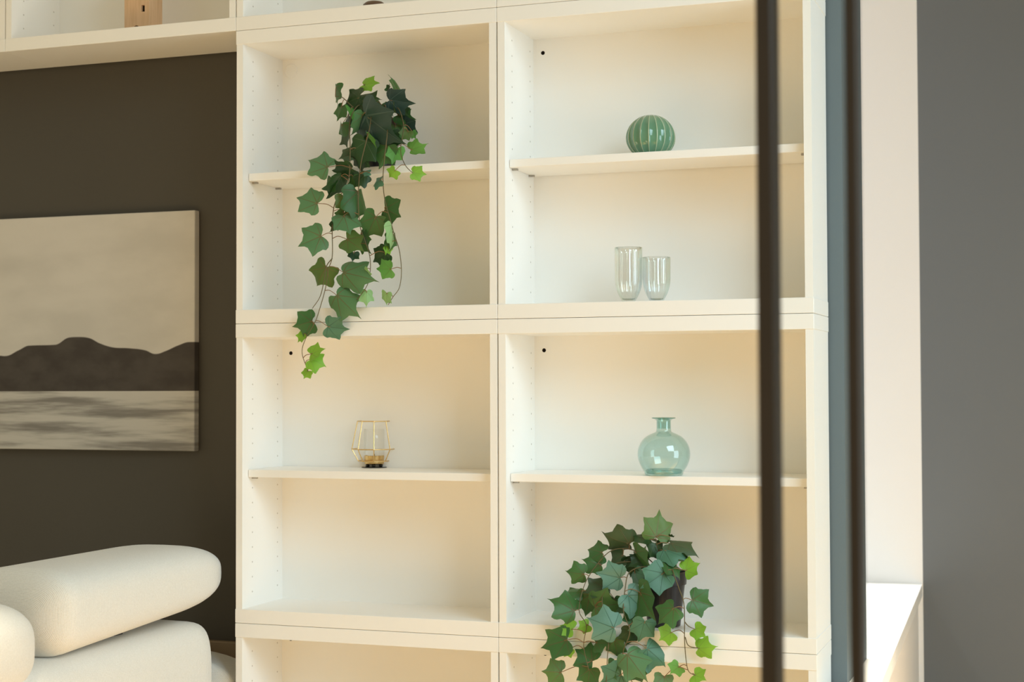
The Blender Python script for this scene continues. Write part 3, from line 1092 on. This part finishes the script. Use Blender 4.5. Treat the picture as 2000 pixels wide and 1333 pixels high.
B_LEAVES = [
    (1281, 1049, 1291, 996, .95, 'ol', 0), (1310, 1063, 1366, 1071, .5, 'gy', 0), (1271, 1055, 1231, 1044, .4, 'dk', 0),
    (1229, 1062, 1176, 1054, .72, 'gy', 0), (1176, 1080, 1142, 1069, 1.05, 'gr', 0), (1174, 1105, 1138, 1092, 1.0, 'gr', .004),
    (1140, 1122, 1104, 1119, 1.0, 'gr', 0), (1133, 1157, 1097, 1153, .65, 'gr', .006), (1121, 1194, 1076, 1165, .95, 'gr', -.01),
    (1181, 1148, 1135, 1159, .8, 'gy', -.005), (1211, 1129, 1163, 1120, 1.0, 'pb', -.012), (1296, 1120, 1250, 1151, .98, 'bl', -.02),
    (1240, 1078, 1272, 1108, .6, 'gr', -.01), (1256, 1094, 1226, 1108, 1.0, 'dk', .0), (1281, 1062, 1290, 1103, .7, 'dk', -.005),
    (1297, 1076, 1345, 1084, .6, 'bl', -.004), (1303, 1098, 1334, 1122, .45, 'gr', -.01), (1338, 1086, 1357, 1099, .4, 'dk', 0),
    (1339, 1115, 1368, 1100, 1.05, 'lm', -.005), (1217, 1085, 1187, 1101, 1.1, 'gy', .0),
    (1352, 1173, 1395, 1184, 1.1, 'gr', 0), (1316, 1189, 1281, 1218, 1.0, 'gr', -.028), (1226, 1163, 1270, 1203, .9, 'pb', -.02),
    (1250, 1158, 1281, 1215, .8, 'gr', -.005), (1259, 1214, 1248, 1257, 1.0, 'bl', -.012), (1264, 1268, 1305, 1300, 1.05, 'bl', .0),
    (1226, 1280, 1261, 1326, .95, 'md', -.012), (1199, 1227, 1146, 1208, 1.05, 'pb', -.012), (1152, 1164, 1143, 1206, 1.1, 'gr', .004),
    (1163, 1186, 1216, 1181, 1.1, 'gr', .004), (1118, 1230, 1093, 1222, 1.2, 'lm', .0), (1149, 1222, 1126, 1231, 1.0, 'lm', .006),
    (1107, 1251, 1055, 1267, .98, 'gr', -.004), (1113, 1268, 1101, 1285, 1.0, 'lm', .004), (1157, 1292, 1122, 1267, 1.15, 'gr', -.004),
    (1164, 1256, 1192, 1258, 1.3, 'gr', .0), (1096, 1314, 1057, 1312, 1.15, 'ol', 0), (1152, 1308, 1147, 1348, 1.0, 'gr', -.004),
    (1213, 1319, 1170, 1336, 1.2, 'bl', -.012), (1311, 1236, 1286, 1252, 1.2, 'lm', 0), (1358, 1229, 1380, 1247, 1.1, 'lm', 0),
    (1364, 1267, 1396, 1265, 1.15, 'lm', 0), (1326, 1303, 1308, 1317, 1.3, 'lg', 0), (1357, 1319, 1380, 1330, 1.25, 'lm', 0),
    (1298, 1322, 1294, 1358, 1.0, 'ol', 0), (1233, 1230, 1229, 1266, .85, 'dk', .008), (1240, 1118, 1252, 1148, .75, 'bl', -.005),
    (1200, 1170, 1206, 1212, .8, 'gr', .008), (1236, 1195, 1232, 1232, .9, 'gr', .006), (1262, 1078, 1246, 1100, .8, 'gr', .01),
    (1300, 1090, 1306, 1122, .8, 'dk', .0), (1200, 1250, 1206, 1290, .9, 'gr', .008), (1240, 1100, 1232, 1130, .9, 'dk', .01),
    (1308, 1048, 1318, 1050, .5, 'dk', .01), (1240, 1300, 1258, 1340, 1.0, 'gr', .01), (1222, 1095, 1250, 1085, .6, 'dk', .008),
    (1188, 1300, 1205, 1330, .9, 'gr', .006), (1186, 1170, 1160, 1185, .9, 'lg', .012),
]
B_STEMS = [
    [(1310, 1108, .03), (1318, 1128, .0), (1326, 1150, -.01), (1335, 1176, -.018), (1337, 1210, -.028), (1337, 1250, -.032), (1340, 1290, -.032), (1345, 1312, -.032), (1357, 1320, -.032)],
    [(1262, 1108, .03), (1230, 1118, .01), (1221, 1150, -.005), (1218, 1195, -.025), (1230, 1235, -.032), (1216, 1285, -.032), (1240, 1345, -.032)],
    [(1275, 1100, .05), (1240, 1076, .05), (1200, 1074, .045), (1172, 1096, .035), (1143, 1140, .012), (1131, 1192, -.015), (1145, 1222, -.026), (1140, 1262, -.032), (1150, 1310, -.032)],
    [(1268, 1104, .05), (1225, 1098, .04), (1190, 1112, .03), (1176, 1175, -.01), (1188, 1245, -.03), (1186, 1290, -.032), (1184, 1345, -.032)],
    [(1290, 1100, .05), (1284, 1075, .05), (1281, 1050, .05)],
    [(1337, 1215, -.028), (1345, 1224, -.031), (1358, 1230, -.031)],
    [(1338, 1245, -.032), (1345, 1262, -.032), (1364, 1267, -.032)],
]
ivy('bushy ivy in a small black pot on the lower right shelf with lime young leaves', (1297, 1226), .062, ROWS[1][0] + R, B_LEAVES, B_STEMS, dB, 5)
for o in bpy.data.objects:
    if '_loc' in o:
        del o['_loc']
